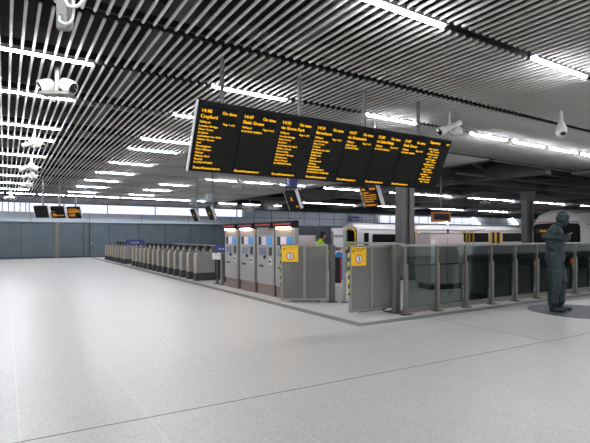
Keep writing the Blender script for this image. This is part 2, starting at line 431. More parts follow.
lines1=[('14:40',-.27,.17,.09,'LEFT',.8),('On time',.27,.17,.09,'RIGHT',.7),('Crayford',-.27,.09,.07,'LEFT',1)]+[(s,-.25,.03-.055*q,.046,'LEFT',1) for q,s in enumerate(['Calling at: London Bridge','New Cross, St Johns, Lee','Lewisham, Hither Green','Sidcup and Bexley'])]+[('Southeastern',-.25,-.235,.075,'LEFT',1)]
make_screen('hanging departure screen with full amber text just under the big board',(7.7,8.75,2.58),-PI/2,.62,.54,math.radians(22),lines1,4.45,'screens over the gates')
make_screen('hanging screen with one amber mark below the blue number sign',(7.7,12.45,2.74),-PI/2,.66,.62,math.radians(22),[('X',0,-.03,.18,'CENTER',1.3),('Exit',.2,-.25,.09,'CENTER',1)],4.45,'screens over the gates')
make_screen('hanging screen above the ticket gates, nearer of a close pair',(7.7,19.4,2.6),-PI/2,.66,.62,math.radians(22),[('X',0,-.04,.16,'CENTER',1.2)],4.45,'screens over the gates')
make_screen('hanging screen above the ticket gates, farther of a close pair',(7.7,21.4,2.6),-PI/2,.66,.62,math.radians(22),[('X',0,-.04,.16,'CENTER',1.2)],4.45,'screens over the gates')
for k,(x,lab,ln) in enumerate(((1.50,'blank dark hanging screen, leftmost of three before the far wall',[]),
    (2.23,'hanging screen half filled with amber lines, middle of three before the far wall',[('IIIII',-.3,-.2,.2,'LEFT',.8),('======',.3,-.2,.14,'RIGHT',.9),('==',-.3,0,.12,'LEFT',.9)]),
    (2.96,'hanging screen full of amber lines, rightmost of three before the far wall',[('=====',-.3,.1,.2,'LEFT',.8),('HHH',-.3,-.02,.2,'LEFT',.9),('14:40',-.3,-.2,.22,'LEFT',.7),('HH',.33,0,.24,'RIGHT',.8)]))):
    make_screen(lab,(x,25.8,2.78),-math.radians(40),.74,.6,math.radians(18),ln,4.45,'three screens before the far wall')
# number boxes
for loc,n,lab in (((7.68,12.4,3.12),'3','blue box sign with white figure 3 hanging above a screen'),((7.68,19.35,3.1),'5','pale box sign above the nearer of the paired screens'),((7.68,21.35,3.1),'6','pale box sign above the farther of the paired screens')):
    t=thing('platform_number_sign',lab,'sign',loc,-PI/2,'platform number signs')
    b=NB(); box(b,-.17,.17,-.17,.09,0,.36,.01); obj('box',b,'blue' if n=='3' else 'fascia',t)
    x=obj('figure',textmesh([(n,0,.06,.34,'CENTER',1)]),'white' if n=='3' else 'blue',t); x.location.y=-.175
# orange framed sign over platform
t=thing('platform_sign','orange framed sign with dark text panel hanging over the platforms','sign',(17.6,14.9,2.28),-math.radians(8))
b=NB(); box(b,-.56,.56,0,.14,0,.46,.02); obj('frame',b,'copper',t)
b=NB(); box(b,-.49,.43,-.012,0,.09,.37); obj('display_panel',b,'black',t)
x=obj('lettering',textmesh([('1-4 Trains',-.02,.15,.2,'CENTER',.8)]),'row',t); x.location.y=-.015
b=NB(); tube(b,[(0,.07,.45),(0,.07,2.2)],.03,8); obj('hanger',b,'steel_d',t)
t=thing('wall_sign','small dark blue sign with white text on the far panelled wall','sign',(30.3,WY-.6,3.12),0)
b=NB(); box(b,-.65,.65,0,.1,0,.48,.01); obj('plate',b,'blue',t)
x=obj('lettering',textmesh([('Way out',0,.14,.28,'CENTER',.95)]),'white',t); x.location.y=-.006
b=NB(); tube(b,[(-.5,.05,.45),(-.5,.05,.9)],.03,6); tube(b,[(.5,.05,.45),(.5,.05,.9)],.03,6); obj('hanger',b,'steel_d',t)

# ------------------------------------------------------------------ security cameras
def bullet(b, c, d, L, r):
    d=Vector(d).normalized(); c=Vector(c)
    tube(b,[c-d*L/2,c-d*(L/2-.02),c+d*(L/2-.02),c+d*L/2],[r*.7,r,r,r*1.02],14)
t=thing('security_camera','pair of fat white cameras on a grey tray below the front left tubes','camera',(.76,8.97,4.07))
Lx=Vector((.847,-.531,0)); Fx=Vector((.531,.847,0))
for s,nm in ((-1,'a'),(1,'b')):
    c=Lx*(s*.19)+Vector((0,0,.13)); d=(Lx*s*.75-Fx*(.60 if s<0 else .12)-Vector((0,0,.40))).normalized()
    b=NB(); tube(b,[c-d*.14,c-d*.11,c-d*.04,c+d*.05,c+d*.11],[.06,.10,.118,.125,.12],16); hh=obj('camera_head',b,'cctv',t,True)
    b=NB(); tube(b,[c+d*.108,c+d*.116],.092,16); obj('lens',b,'lens',hh,True)
b=NB(); box(b,-.26,.26,-.12,.10,-.045,.01,.01); o=obj('tray',b,'steel_d',t); o.rotation_euler=(0,0,-math.radians(32))
b=NB(); tube(b,[(0,0,0),(0,0,.45)],.035,10); tube(b,[Lx*-.05+Vector((0,0,-.02)),Lx*-.05+Vector((0,0,-.14))],.02,8); obj('mount',b,'cctv',t,True)

t=thing('security_camera','white tube camera with a small dome beside it right of the departure board','camera',(8.65,7.1,3.98))
b=NB(); d=(Lx*-.75-Fx*.25-Vector((0,0,.38))).normalized(); c=Vector((0,0,.12)); tube(b,[c-d*.33,c-d*.30,c+d*.14,c+d*.16,c+d*.30,c+d*.31],[.05,.07,.07,.095,.115,.10],16); hh=obj('camera_head',b,'cctv',t,True)
b=NB(); tube(b,[c+d*.31,c+d*.318],.085,16); obj('lens',b,'lens',hh,True)
b=NB(); tube(b,[Vector((0,0,.5)),Vector((0,0,.1)),Lx*.06+Vector((0,0,0)),Lx*.16+Vector((0,0,.0))],.022,8); obj('mount',b,'cctv',t,True)
b=NB(); ball(b,Lx*.18+Vector((0,0,.03)),.12,(1,1,.9)); tube(b,[Lx*.16+Vector((0,0,.1)),Lx*.1+Vector((0,0,.22))],.05,10); obj('dome',b,'cctv',t,True)

t=thing('dome_camera','white teardrop dome camera hanging alone from the slats','camera',(10.8,5.73,4.0))
b=NB(); tube(b,[(0,0,.56),(0,0,.26),(0,0,.22),(0,0,.14),(0,0,.05),(0,0,0),(0,0,-.03)],[.03,.035,.05,.09,.12,.125,.12],18); obj('housing',b,'cctv',t,True)
b=NB(); ball(b,(0,0,-.03),.112,(1,1,1)); obj('bubble',b,'cctv',t,True)
b=NB(); ball(b,Vector((0,0,-.055))-Fx*.035,.085,(1,1,.75)); obj('lens',b,'lens',t,True)

def cross_cam(loc,label,s=1):
    t=thing('security_camera',label,'camera',loc)
    for sgn in (-1,1):
        b=NB(); d=(Lx*sgn*.8-Fx*.3-Vector((0,0,.35))).normalized(); c=d*.12*s+Vector((0,0,.12)); tube(b,[c-d*.2*s,c+d*.14*s,c+d*.2*s],[.05*s,.06*s,.075*s],12); hh=obj('camera_head',b,'cctv',t,True)
        b=NB(); tube(b,[c+d*.2*s,c+d*.206*s],.055*s,10); obj('lens',b,'lens',hh,True)
    b=NB(); tube(b,[(0,0,4.5-loc[2]),(0,0,-.1)],.03*s,8); tube(b,[Lx*-.15,Lx*.15],.025*s,8); obj('mount',b,'cctv',t,True)
cross_cam((.67,14.2,4.0),'crossed white twin cameras under the third and fourth left tube rows')
cross_cam((.80,19.1,4.0),'crossed white twin cameras farther down the left tube rows',1.3)
cross_cam((.85,19.9,3.8),'white twin cameras hanging low just behind another pair',1.1)
cross_cam((.95,25.2,3.95),'small distant white twin cameras over the left aisle',1.1)
cross_cam((.3,33.5,3.95),'most distant white twin cameras near the far wall glazing',1.2)
cross_cam((9.7,20.8,4.0),'small white twin cameras below the departure board bottom edge',1.1)
cross_cam((13.2,20.9,4.1),'small white camera pair beneath the centre of the departure board')
cross_cam((16.9,33.9,3.7),'tiny white camera pair above the ticket machines near the far wall',1.2)
cross_cam((29.4,21.0,4.0),'small white camera pair on the platform bulkhead beside the column',1.3)
# near conduit drop
D=4.5
t=thing('camera_drop_box','grey steel drop box with looped white cables hanging close overhead','cable box',(.48,5.0,3.6),-math.radians(32))
b=NB(); box(b,-.055,.055,-.04,.04,0,.9,.012); box(b,-.075,.075,.03,.05,.02,.9); obj('box',b,'steel_m',t)
b=NB(); tube(b,[(-.005,-.045,.12),(-.005,-.04,.12)],.016,12); obj('port',b,'black',t)
def spl(pts,n=6):
    out=[]; P_=[Vector(p) for p in pts]; P_=[P_[0]]+P_+[P_[-1]]
    for i in range(1,len(P_)-2):
        for k in range(n):
            u=k/n; a,b_,c,d=P_[i-1:i+3]
            out.append(.5*((2*b_)+(c-a)*u+(2*a-5*b_+4*c-d)*u*u+(-a+3*b_-3*c+d)*u**3))
    out.append(P_[-2]); return out
b=NB(); tube(b,spl([(-.005,-.05,.11),(.01,-.09,.05),(.06,-.09,.02),(.11,-.08,.05),(.125,-.06,.15),(.12,-.05,.5),(.1,0,.85)]),.014,10); obj('cable',b,'cable',t,True)
b=NB(); tube(b,spl([(.05,-.06,.5),(.06,-.08,.27),(.10,-.10,.19),(.16,-.1,.18),(.21,-.09,.22),(.225,-.07,.33),(.2,-.03,.8)]),.016,10); obj('cable',b,'cable',t,True)
b=NB(); tube(b,[(0,0,.88),(0,0,.99)],.02,8); obj('hanger',b,'steel_d',t)

# ------------------------------------------------------------------ ticket gates
def make_gate():
    t=thing('ticket_gate','x','ticket gate',(5.75,0,0),group='ticket gates in the barrier line')
    prof=[(0,.28),(0,.90),(.03,.97),(.09,1.01),(.5,1.03),(.66,1.0),(.72,.93),(.72,.28)]
    b=NB(); prism(b,prof,'y',0,.26); obj('body',b,'steel_m',t)
    b=NB(); box(b,-.012,1.45,-.006,.266,0,.28,.004); obj('base',b,'gatebase',t)
    b=NB(); box(b,.72,1.4,.03,.23,.28,.86,.02); obj('rear_body',b,'gatebase',t)
    b=NB(); prism(b,[(-.014,.28),(-.014,.90),(.02,.985),(.05,.985),(.02,.9),(.02,.28)],'y',-.006,.05); obj('edge_strip',b,'cream',t,label='cream corner strip')
    b=NB(); box(b,.10,.26,.06,.20,1.0,1.035,.008); obj('card_reader',b,'black',t)
    b=NB(); box(b,.78,.86,.08,.18,.86,1.12); box(b,.74,.90,.05,.21,1.1,1.22,.01); obj('display_head',b,'black',t)
    for s,nm in ((0,1),(1,-1)):
        y0 = -.27 if s==0 else .28
        b=NB(); pts=[(y0,.45),(y0+.24,.45),(y0+.24,1.02),(y0+.18,1.12),(y0+.06,1.12),(y0,1.02)]
        prism(b,pts,'x',1.0,1.02); obj('paddle',b,'cream' if s else 'mglass',t)
    return t
g0=make_gate(); fst=True
for k in range(13):
    lab='grey ticket gate with dark base, %s counted back from the ticket machines'%ORD[k]
    if k==0: g0.location=(5.75,15.8,0); g0['label']=lab; g0['category']='ticket gate'
    else: dup(g0,(5.75,15.8+.8*k,0),lab)
for k in range(8):
    dup(g0,(5.75,27.55+.82*k,0),'grey ticket gate in the far group, %s counted back from the wide gap'%ORD[k])
# blue signs on the gates
def gate_sign(loc,w,h,txt,lab,z0,rz=-PI/2*.6):
    t=thing('gate_sign',lab,'sign',loc,rz)
    b=NB(); box(b,-w/2,w/2,0,.04,z0,z0+h,.008); obj('plate',b,'blue',t)
    x=obj('lettering',textmesh([(txt,0,z0+h*.3,h*.62,'CENTER',1)]),'white',t); x.location.y=-.006
    b=NB(); box(b,-.03,.03,.04,.08,0,z0+h*.8); obj('post',b,'steel_m',t)
gate_sign((6.1,26.45,0),1.25,.30,'o o o o','blue sign with four white symbols standing in the gap between gate groups',1.1)
gate_sign((6.15,14.45,0),.52,.24,'o o','blue sign with two white symbols beside the first ticket machine',1.06)
t=thing('notice_board','white paper notice on a dark post beside the first ticket machine','notice',(5.98,14.45,0),-PI/2*.6)
b=NB(); box(b,-.17,.17,0,.02,.82,1.03); obj('paper',b,'notice',t)
x=obj('lettering',textmesh([('NOTICE',0,.95,.06,'CENTER',1),('Please have tickets ready',0,.88,.025,'CENTER',.9)]),'black',t); x.location.y=-.004
b=NB(); box(b,-.03,.03,.02,.07,0,1.0); box(b,-.1,.1,-.05,.12,0,.015); obj('post',b,'gatebase',t)
# grey post + rail at the near end of the gate line
t=thing('end_rail','grey steel post closing the gate line beside the machines','barrier post',(6.0,14.0,0))
b=NB(); box(b,-.06,.06,-.05,.05,0,1.05,.01); box(b,-.1,.1,-.1,.1,0,.015); obj('post',b,'steel_d',t)
b=NB(); box(b,.06,.9,-.03,.03,.1,.95); obj('infill_panel',b,'gatebase',t)
# low glazed screen behind gates with top rail
t=thing('glass_barrier','long low glass barrier with steel top rail behind the ticket gates','barrier',(7.6,14.6,0))
b=NB(); box(b,-.02,.02,0,9.5,1.17,1.22); obj('top_rail',b,'steel',t)
for k in range(6):
    b=NB(); box(b,-.03,.03,k*1.88,k*1.88+.06,0,1.2); obj('post',b,'steel_d',t)
for k in range(5):
    b=NB(); box(b,-.006,.006,k*1.88+.08,k*1.88+1.86,.1,1.16); obj('glass_panel',b,'mglass',t)
t=thing('assistance_desk','grey box shaped assistance desk behind the nearest ticket gates','desk',(8.4,15.2,0))
b=NB(); box(b,0,.8,0,3.2,0,1.3,.02); obj('body',b,'steel_m',t)
b=NB(); box(b,-.05,.85,-.05,3.25,1.3,1.34,.01); obj('worktop',b,'steel_d',t)

# ------------------------------------------------------------------ ticket machines
def make_machine():
    t=thing('ticket_machine','x','ticket machine',(5.95,0,0),group='row of ticket machines')
    W=.95  # along local y, front at x=0 facing -x ; y=0 is the near end
    b=NB(); box(b,0,.12,0,W,.30,1.80,.008); obj('body',b,'steel',t)
    b=NB(); box(b,.12,.62,0,W,.05,1.62,.008); obj('rear_cabinet',b,'pinksteel',t)
    b=NB(); box(b,.03,.12,.01,W-.01,0,.30); obj('plinth',b,mtl['plinth'],t)
    b=NB(); prism(b,[(-.09,1.83),(-.09,1.96),(.0,1.98),(.12,1.98),(.12,1.80),(.0,1.80)],'y',0,W); obj('canopy',b,'casing',t)
    b=NB(); box(b,-.094,-.09,.06,W-.06,1.885,1.91); obj('canopy_stripe',b,'red',t,label='red stripe with lettering')
    b=NB(); box(b,-.006,0,.10,W-.10,1.62,1.79); obj('header_panel',b,'steel_m',t)
    b=NB(); box(b,-.075,-.015,.14,W-.14,1.775,1.826); obj('header_lamp',b,'peach',t,label='warm glowing header lamp')
    b=NB(); box(b,-.008,0,.10,.36,1.36,1.58); obj('poster',b,'poster_blue',t,label='blue poster')
    b=NB(); box(b,-.008,0,.40,.66,1.36,1.58); obj('poster',b,'poster_lilac',t,label='pale lilac poster')
    b=NB(); box(b,-.008,0,.70,.83,1.36,1.58); obj('poster',b,'navy',t,label='dark poster')
    b=NB(); prism(b,[(-.01,1.06),(-.01,1.30),(-.0,1.32),(.02,1.32),(.02,1.04)],'y',.36,.84); s=obj('screen_surround',b,'steel_m',t)
    b=NB(); box(b,-.016,-.01,.42,.78,1.09,1.27); obj('touch_screen',b,mtl['tscreen'],s)
    b=NB(); box(b,-.008,0,.10,.26,1.08,1.30); obj('coin_slot_plate',b,'black',t)
    b=NB(); tube(b,[(-.04,.47,1.03),(-.005,.47,1.03)],.045,12); obj('card_reader',b,'black',t)
    b=NB(); box(b,-.012,0,.12,.24,.84,1.0); kp=obj('keypad',b,'notice',t)
    b=NB(); box(b,-.016,-.012,.14,.22,.88,.96); obj('keypad_pad',b,'navy',kp)
    b=NB(); box(b,-.006,0,.08,W-.08,.42,.82,.002); obj('lower_door',b,'steel',t)
    b=NB(); box(b,-.012,-.006,.55,.80,.76,.81); obj('ticket_tray',b,'black',t)
    return t
mtl={'plinth':mat('plinth_brown',(120,104,96),.5,.3,noise=.1),'tscreen':mat('touch_screen',(110,118,134),.2,emit=(120,135,165),estr=.12,noise=.03)}
m0=make_machine()
mlabs=['ticket machine at the far end of the row, next to the ticket gates','ticket machine second from the gates, lit header above blue and lilac posters','ticket machine third from the gates, between two lit machines','ticket machine partly hidden behind the yellow signed barrier gate']
for k,y in enumerate((12.75,11.63,10.53,9.50)):
    if k==0: m0.location=(5.95,y,0); m0['label']=mlabs[0]
    else: mk=dup(m0,(5.95,y,0),mlabs[k])
    if k==2:
        for ch in mk.children:
            if ch.name.startswith('header_lamp'):
                ch.data=ch.data.copy(); ch.data.materials[0]=M['steel_m']; ch['label']='unlit header lamp'
for k,y in enumerate((12.59,11.49,10.447)):
    t=thing('infill_post','dark narrow infill post between the %s and %s ticket machines from the gates'%(ORD[k],ORD[k+1]),'post',(6.05,y,0),group='dark infills between machines')
    b=NB(); box(b,.01,.5,.005,.075,0,1.6); obj('post',b,'steel_d',t)
    b=NB(); box(b,.0,.01,.01,.07,0,.3); obj('kick',b,'gatebase',t)
# ------------------------------------------------------------------ barrier gates with yellow signs
def barrier_gate(label,loc,rz,L,H=1.40):
    t=thing('barrier_gate',label,'gate',loc,rz)
    fr=.05
    b=NB(); box(b,0,fr,-.025,.025,.05,H); box(b,L-fr,L,-.025,.025,.05,H); box(b,fr,L-fr,-.025,.025,H-fr,H); box(b,fr,L-fr,-.025,.025,.05,.05+fr); box(b,L*.5-.025,L*.5+.025,-.022,.022,.1,H-fr)
    obj('frame',b,'steel_m',t)
    b=NB(); box(b,fr,L*.5-.025,-.006,.006,.1,H-fr); obj('glass_panel',b,'mglass',t)
    b=NB(); box(b,L*.5+.025,L-fr,-.006,.006,.1,H-fr); obj('glass_panel',b,'mglass',t)
    # yellow black striped edge
    b=NB(); box(b,-.02,0,-.022,.022,.40,H-.02); e=obj('edge_guard',b,'black',t,label='black and yellow striped edge')
    b=NB()
    for q in range(5):
        z=.44+q*.18
        prism(b,[(-.022,z),(.001,z+.05),(.001,z+.14),(-.022,z+.09)],'y',-.024,.024)
    obj('stripes',b,'stripe_y',e)
    b=NB(); box(b,.03,.42,-.036,-.026,H-.42,H-.04); s=obj('warning_sign',b,'yellow',t,label='yellow sign with figure 3 in a red ring')
    def ring(r,name,mt,y):
        bb=NB(); bmesh.ops.create_cone(bb,cap_ends=True,segments=32,radius1=r,radius2=r,depth=.002,matrix=Matrix.Translation((.225,y,H-.28))@Matrix.Rotation(PI/2,4,'X')); obj(name,bb,mt,s)
    ring(.092,'ring','red',-.037); ring(.072,'roundel','white',-.039)
    x=obj('figure',textmesh([('3',.225,H-.33,.15,'CENTER',1.1)]),'black',s); x.location.y=-.041
    x=obj('lettering',textmesh([('AUTOMATIC BARRIER',.13,H-.085,.03,'LEFT',.85),('Stand clear of the gate',.13,H-.12,.026,'LEFT',.85),('Caution',.04,H-.16,.022,'LEFT',.85)]),'black',s); x.location.y=-.038
    b=NB(); prism(b,[(.05,H-.13),(.11,H-.13),(.08,H-.075)],'y',-.039,-.037); obj('warning_triangle',b,'black',s)
    b=NB(); box(b,L*.2,L*.85,-.02,.02,.03,.05); tube(b,[(L*.8,0,.05),(L*.8,0,.0)],.02,8); obj('floor_guide',b,'gatebase',t)
    return t
barrier_gate('steel framed barrier gate with yellow sign beside the last ticket machine',(5.63,9.62,0),math.atan2(-.62,1.0)*1.0,1.14)
barrier_gate('steel framed barrier gate with yellow sign joined to the glass fence',(5.90,7.34,0),0,1.17,1.41)
def post(label,loc,h,r=.04,two=False):
    t=thing('barrier_post',label,'post',loc)
    b=NB(); box(b,-.06,.06,-.05,.05,0,h,.006) if two else tube(b,[(0,0,0),(0,0,h)],r,12); obj('post',b,'steel_d' if two else 'steel',t)
    b=NB(); box(b,-.11,.11,-.1,.1,0,.015); obj('base_plate',b,'gatebase',t)
    return t
post('square steel post holding the barrier gate beside the ticket machines',(6.72,9.02,0),1.38,two=True)
t=thing('steel_barrier','tall round steel frame with two rails between the two signed gates','barrier',(6.92,8.80,0))
b=NB(); tube(b,[(0,0,0),(0,0,1.76)],.035,12); obj('post',b,'steel',t)
b=NB(); tube(b,[(.1,.62,0),(.1,.62,1.72)],.03,12); obj('post',b,'steel_d',t)
b=NB(); tube(b,[(0,0,1.6),(.1,.62,1.6)],.03,8); tube(b,[(0,0,1.32),(.1,.62,1.32)],.03,8); obj('rail',b,'steel',t)
b=NB(); box(b,-.07,.07,-.07,.07,0,.015); obj('base_plate',b,'gatebase',t)

# fence
FY=6.77
t=thing('glass_fence','long dark tinted glass fence with steel posts and handrail behind the statue','fence',(6.9,FY,0))
NP=22; PT=.94
b=NB(); box(b,-.12,NP*PT,-.03,.03,1.385,1.425,.006); obj('handrail',b,'steel',t)
b=NB(); box(b,0,NP*PT,.035,.075,.02,.11); box(b,0,NP*PT,.02,.09,.11,.13); obj('kick_plate',b,'steel_d',t)
for k in range(NP):
    x=k*PT
    b=NB(); box(b,x-.038,x-.004,-.045,.03,0,1.02,.004); box(b,x+.004,x+.038,-.045,.03,0,1.02,.004); box(b,x-.015,x+.015,-.02,.03,1.0,1.4); p=obj('post',b,'steel_d',t)
    b=NB(); box(b,x-.12,x+.12,-.09,.06,0,.014,.003); obj('base_plate',b,'gatebase',p)
for k in range(NP-1):
    x=k*PT
    b=NB(); box(b,x+.02,x+PT-.02,.045,.057,.13,1.0); obj('glass_panel',b,'fglass',t)
    b=NB(); box(b,x+.03,x+PT-.03,.002,.014,.98,1.375); obj('upper_glass',b,'fglass',t)
t=thing('corner_post','heavy twin steel post where the barrier gate meets the glass fence','post',(6.9,7.05,0))
b=NB(); box(b,-.05,.06,-.05,.05,0,1.42,.006); obj('post',b,'steel_d',t)
b=NB(); box(b,.12,.22,.08,.18,0,1.42,.006); obj('post',b,'steel_m',t)
b=NB(); box(b,-.12,.28,-.12,.24,0,.014); obj('base_plate',b,'gatebase',t)
b=NB(); box(b,-.05,.22,-.05,.18,1.42,1.45); obj('top_cap',b,'steel',t)
# top rail spanning the opening behind
t=thing('steel_rail','thin steel rail running from the twin corner post to the tall round frame','rail',(7.0,7.30,0))
b=NB(); tube(b,[(0,0,1.44),(-.06,1.43,1.44)],.022,8); obj('rail',b,'steel',t)
b=NB(); tube(b,[(0,0,1.40),(0,0,1.44)],.03,8); obj('rail_end',b,'steel',t)

# columns
def column(label,x,y,w,h):
    t=thing('steel_column',label,'column',(x,y,0),-math.radians(20))
    b=NB(); box(b,-w/2,-w*.12,-w/2,w/2,0,h,.02); obj('shaft',b,'column',t)
    b=NB(); box(b,w*.12,w/2,-w/2,w/2,0,h,.02); obj('shaft',b,'column',t)
    b=NB(); box(b,-w*.12,w*.12,-w*.3,w*.3,0,h); obj('web',b,'beam',t)
    b=NB(); prism(b,[(-w/2-.0,h-.55),(-w*.7,h-.12),(-w*.7,h),(w*.7,h),(w*.7,h-.12),(w/2,h-.55)],'y',-w/2-.02,w/2+.02); obj('capital',b,'column',t)
    b=NB(); box(b,-w*.6,w*.6,-w*.6,w*.6,0,.12); obj('base',b,'gatebase',t)
column('heavy grey twin shaft column rising behind the corner of the glass fence',12.5,12.3,.53,4.42)
column('distant grey column with flared head beside the parked train nose',26.7,16.15,.5,4.28)

# kiosk behind the fence
t=thing('information_kiosk','silver box shaped kiosk standing behind the glass fence','kiosk',(11.3,9.6,0),-math.radians(12))
b=NB(); box(b,-.62,.62,-.3,.45,.16,1.68,.05); obj('body',b,'pinksteel',t,True)
for m_ in t.children[0].data.polygons: m_.use_smooth=False
b=NB(); box(b,-.55,.55,-.25,.4,0,.16); obj('plinth',b,'black',t)
b=NB(); box(b,-.02,-.01,-.306,-.3,.2,1.56); obj('door_seam',b,'gatebase',t)
b=NB(); tube(b,[(.25,0,1.68),(.25,0,1.8)],.03,10); obj('aerial',b,'black',t)
b=NB(); box(b,-.6,-.45,-.31,-.3,.25,1.5); obj('edge_trim',b,'white',t)
# white help point kiosk
t=thing('help_point','white cabinet with arched blue and red poster behind the tall steel frame','cabinet',(9.02,11.7,0),-math.radians(32))
b=NB(); box(b,-.24,.24,0,.4,1.2,1.86,.02); obj('upper_box',b,'white',t)
b=NB(); box(b,.2,.245,-.01,.0,1.25,1.78); obj('green_stripe',b,'green',t)
b=NB(); pts=[(-.2,.0),(.2,.0),(.2,.9)]+[(.2*math.cos(a),.95+.2*math.sin(a)) for a in [PI*k/10 for k in range(11)]]+[(-.2,.9)]
prism(b,pts,'y',.05,.35); obj('lower_box',b,'white',t)
b=NB(); pts=[(-.16,.2),(.16,.2),(.16,.9)]+[(.16*math.cos(a),.93+.16*math.sin(a)) for a in [PI*k/10 for k in range(11)]]+[(-.16,.9)]
prism(b,pts,'y',.04,.05); obj('arch_panel',b,'poster_blue',t)
b=NB(); box(b,-.16,.02,.03,.04,.1,.92); obj('dark_poster',b,'black',t)
b=NB(); box(b,.02,.06,.03,.04,.1,.92); obj('red_edge',b,'red',t)

# ------------------------------------------------------------------ trains
def train(label,x0,y0,y1,ztop,length,dest):
    t=thing('train',label,'train',(x0,y0,0))
    W=y1-y0
    def outline(s=1,zc=0):
        pts=[(0,-.2),(0,1.95),(.06,2.35),(.35,ztop-.22),(.8,ztop-.05),(W/2,ztop),(W-.8,ztop-.05),(W-.35,ztop-.22),(W-.06,2.35),(W,1.95),(W,-.2)]
        return [((p[0]-W/2)*s+W/2,p[1]) for p in pts]
    b=NB(); n=11
    stations=[(0,.93,.92),(.12,.965,.97),(.45,.985,1.0),(1.0,1,1)]
    rings=[]
    for dx,s,zs in stations+[(length,1,1)]:
        rings.append([b.verts.new((dx,p[0],p[1]*zs if p[1]>1 else p[1])) for p in outline(s)])
    for i in range(len(rings)-1):
        for k in range(n): b.faces.new((rings[i][k],rings[i][(k+1)%n],rings[i+1][(k+1)%n],rings[i+1][k]))
    b.faces.new(rings[0][::-1]); b.faces.new(rings[-1])
    obj('body',b,'train_white',t)
    b=NB(); box(b,.5,length,.15,W-.15,-1.0,-.2); obj('underframe',b,'train_under',t)
    b=NB(); q=.93; e=W*(1-q)/2
    prism(b,[(e+.04,.8),(e+.06,2.1),(e+.16,2.26),(W/2,2.32),(W-e-.16,2.26),(W-e-.06,2.1),(W-e-.04,.8)],'x',-.03,.05); ws=obj('windscreen',b,'train_black',t)
    b=NB(); box(b,-.04,-.03,W*.62,W*.62+.75,1.74,2.0); ds=obj('destination_display',b,'black',ws)
    x=obj('lettering',textmesh([(dest,0,0,.17,'CENTER',1)]),'led_o',ds); x.rotation_euler=(0,0,-PI/2); x.location=(-.05,W*.62+.37,1.82)
    b=NB(); box(b,-.05,-.03,W*.5-.03,W*.5+.03,1.02,2.2); obj('pillar',b,'train_black',ws)
    b=NB(); prism(b,[(e,.1),(e,.8),(W-e,.8),(W-e,.1)],'x',-.04,.06); 
    fp=obj('front_panel',b,'train_yellow',t,label='yellow front panel')
    for yy,mt in ((.66,'taillight'),(W-.66,'taillight')):
        b=NB(); tube(b,[(-.07,yy,.26),(-.04,yy,.26)],.1,14); obj('tail_light',b,mt,fp,True)
        b=NB(); tube(b,[(-.07,yy-.35,.30),(-.04,yy-.35,.30)],.07,14); obj('headlight',b,'lens',fp,True)
    b=NB(); box(b,-.03,.02,e+.1,W-e-.1,2.33,2.37); box(b,.3,length,-.012,.02,2.2,2.235); obj('red_line',b,'train_red',t)
    b=NB(); box(b,-.25,.1,W/2-.15,W/2+.15,-.1,.25,.03); obj('coupler',b,'train_under',t)
    # side: cab door, windows, passenger doors
    def win(a,c,z0=.98,z1=1.78):
        bb=NB(); box(bb,a,c,-.015,.02,z0,z1,.005); obj('side_window',bb,'train_window',t)
    win(.75,1.35,.6,1.9); win(1.8,5.4)
    doors=[(6.2,8.0),(20.0,22.3),(33.0,35.3)]; px=8.2
    for a,c in doors:
        if c>length: break
        bb=NB(); box(bb,a,c,-.03,.02,.02,2.05); d=obj('passenger_door',bb,'train_black',t)
        for f in (a,(a+c)/2-.22,c-.4):
            bb=NB(); box(bb,f,f+.4,-.04,-.03,.02,2.05); obj('yellow_edge',bb,'train_yellow',d)
    for a,c in ((8.3,13.9),(14.1,19.8),(22.5,27.7),(27.9,32.8),(35.5,39.5)):
        if c<=length: win(a,c,.9,1.95)
    bb=NB(); box(bb,.6,length,-.02,.0,.1,.34); obj('red_skirt',bb,'train_red',t)
    bb=NB(); box(bb,3,length-1,W/2-.9,W/2+.9,ztop-.03,ztop+.05,.02); obj('roof_pod',bb,'steel_m',t)
    return t
train('white train nose with red tail lights parked behind the statue',25.3,12.3,15.1,3.05,22,'16:04')
tr=train('long white train with yellow doors beyond the grey column',28.3,33.9,36.7,2.9,40,'14:40')
# yellow corner pillars framing the long train's windscreen
b=NB(); W=2.8
for yy in (.2,):
    tube(b,[(-.06,yy+.12,.4),(-.06,yy+.1,1.9),(-.05,yy+.3,2.2),(0,W/2,2.3),(-.05,W-.5,2.2),(-.06,W-.3,1.9),(-.06,W-.32,.4)],.09,8)
obj('cab_surround',b,'train_yellow',tr,True,label='yellow surround of the cab window')
# yellow post group between columns
t=thing('platform_rails','pair of tall yellow hoops on the platform behind the fence','barrier',(19.2,15.0,0))
for dx in (0,.55): 
    b=NB(); tube(b,[(dx,0,0),(dx,0,1.75),(dx+.06,0,1.83),(dx+.25,0,1.83),(dx+.31,0,1.75),(dx+.31,0,0)],.035,8); obj('hoop',b,'train_yellow',t,True)

# ------------------------------------------------------------------ figures
def figure_mesh(parts, vox=.014, sm=6):
    """parts: list of (p0,r0,p1,r1) round cones or ('s',c,r,(sx,sy,sz)); fused to one continuous surface"""
    b=NB()
    for p in parts:
        if p[0]=='s': ball(b,p[1],p[2],p[3],20)
        else:
            p0,r0,p1,r1=p; p0=Vector(p0);p1=Vector(p1)
            tube(b,[p0,p1],[r0,r1],16); ball(b,p0,r0,seg=16); ball(b,p1,r1,seg=16)
    me=bpy.data.meshes.new('f'); b.to_mesh(me); b.free()
    o=bpy.data.objects.new('f',me); C.objects.link(o)
    m=o.modifiers.new('r','REMESH'); m.mode='VOXEL'; m.voxel_size=vox
    s=o.modifiers.new('s','SMOOTH'); s.factor=.5; s.iterations=sm
    bpy.context.view_layer.update()
    out=bpy.data.meshes.new_from_object(o.evaluated_get(bpy.context.evaluated_depsgraph_get()))
    bpy.data.objects.remove(o); bpy.data.meshes.remove(me)
    return out
from mathutils import noise as MN
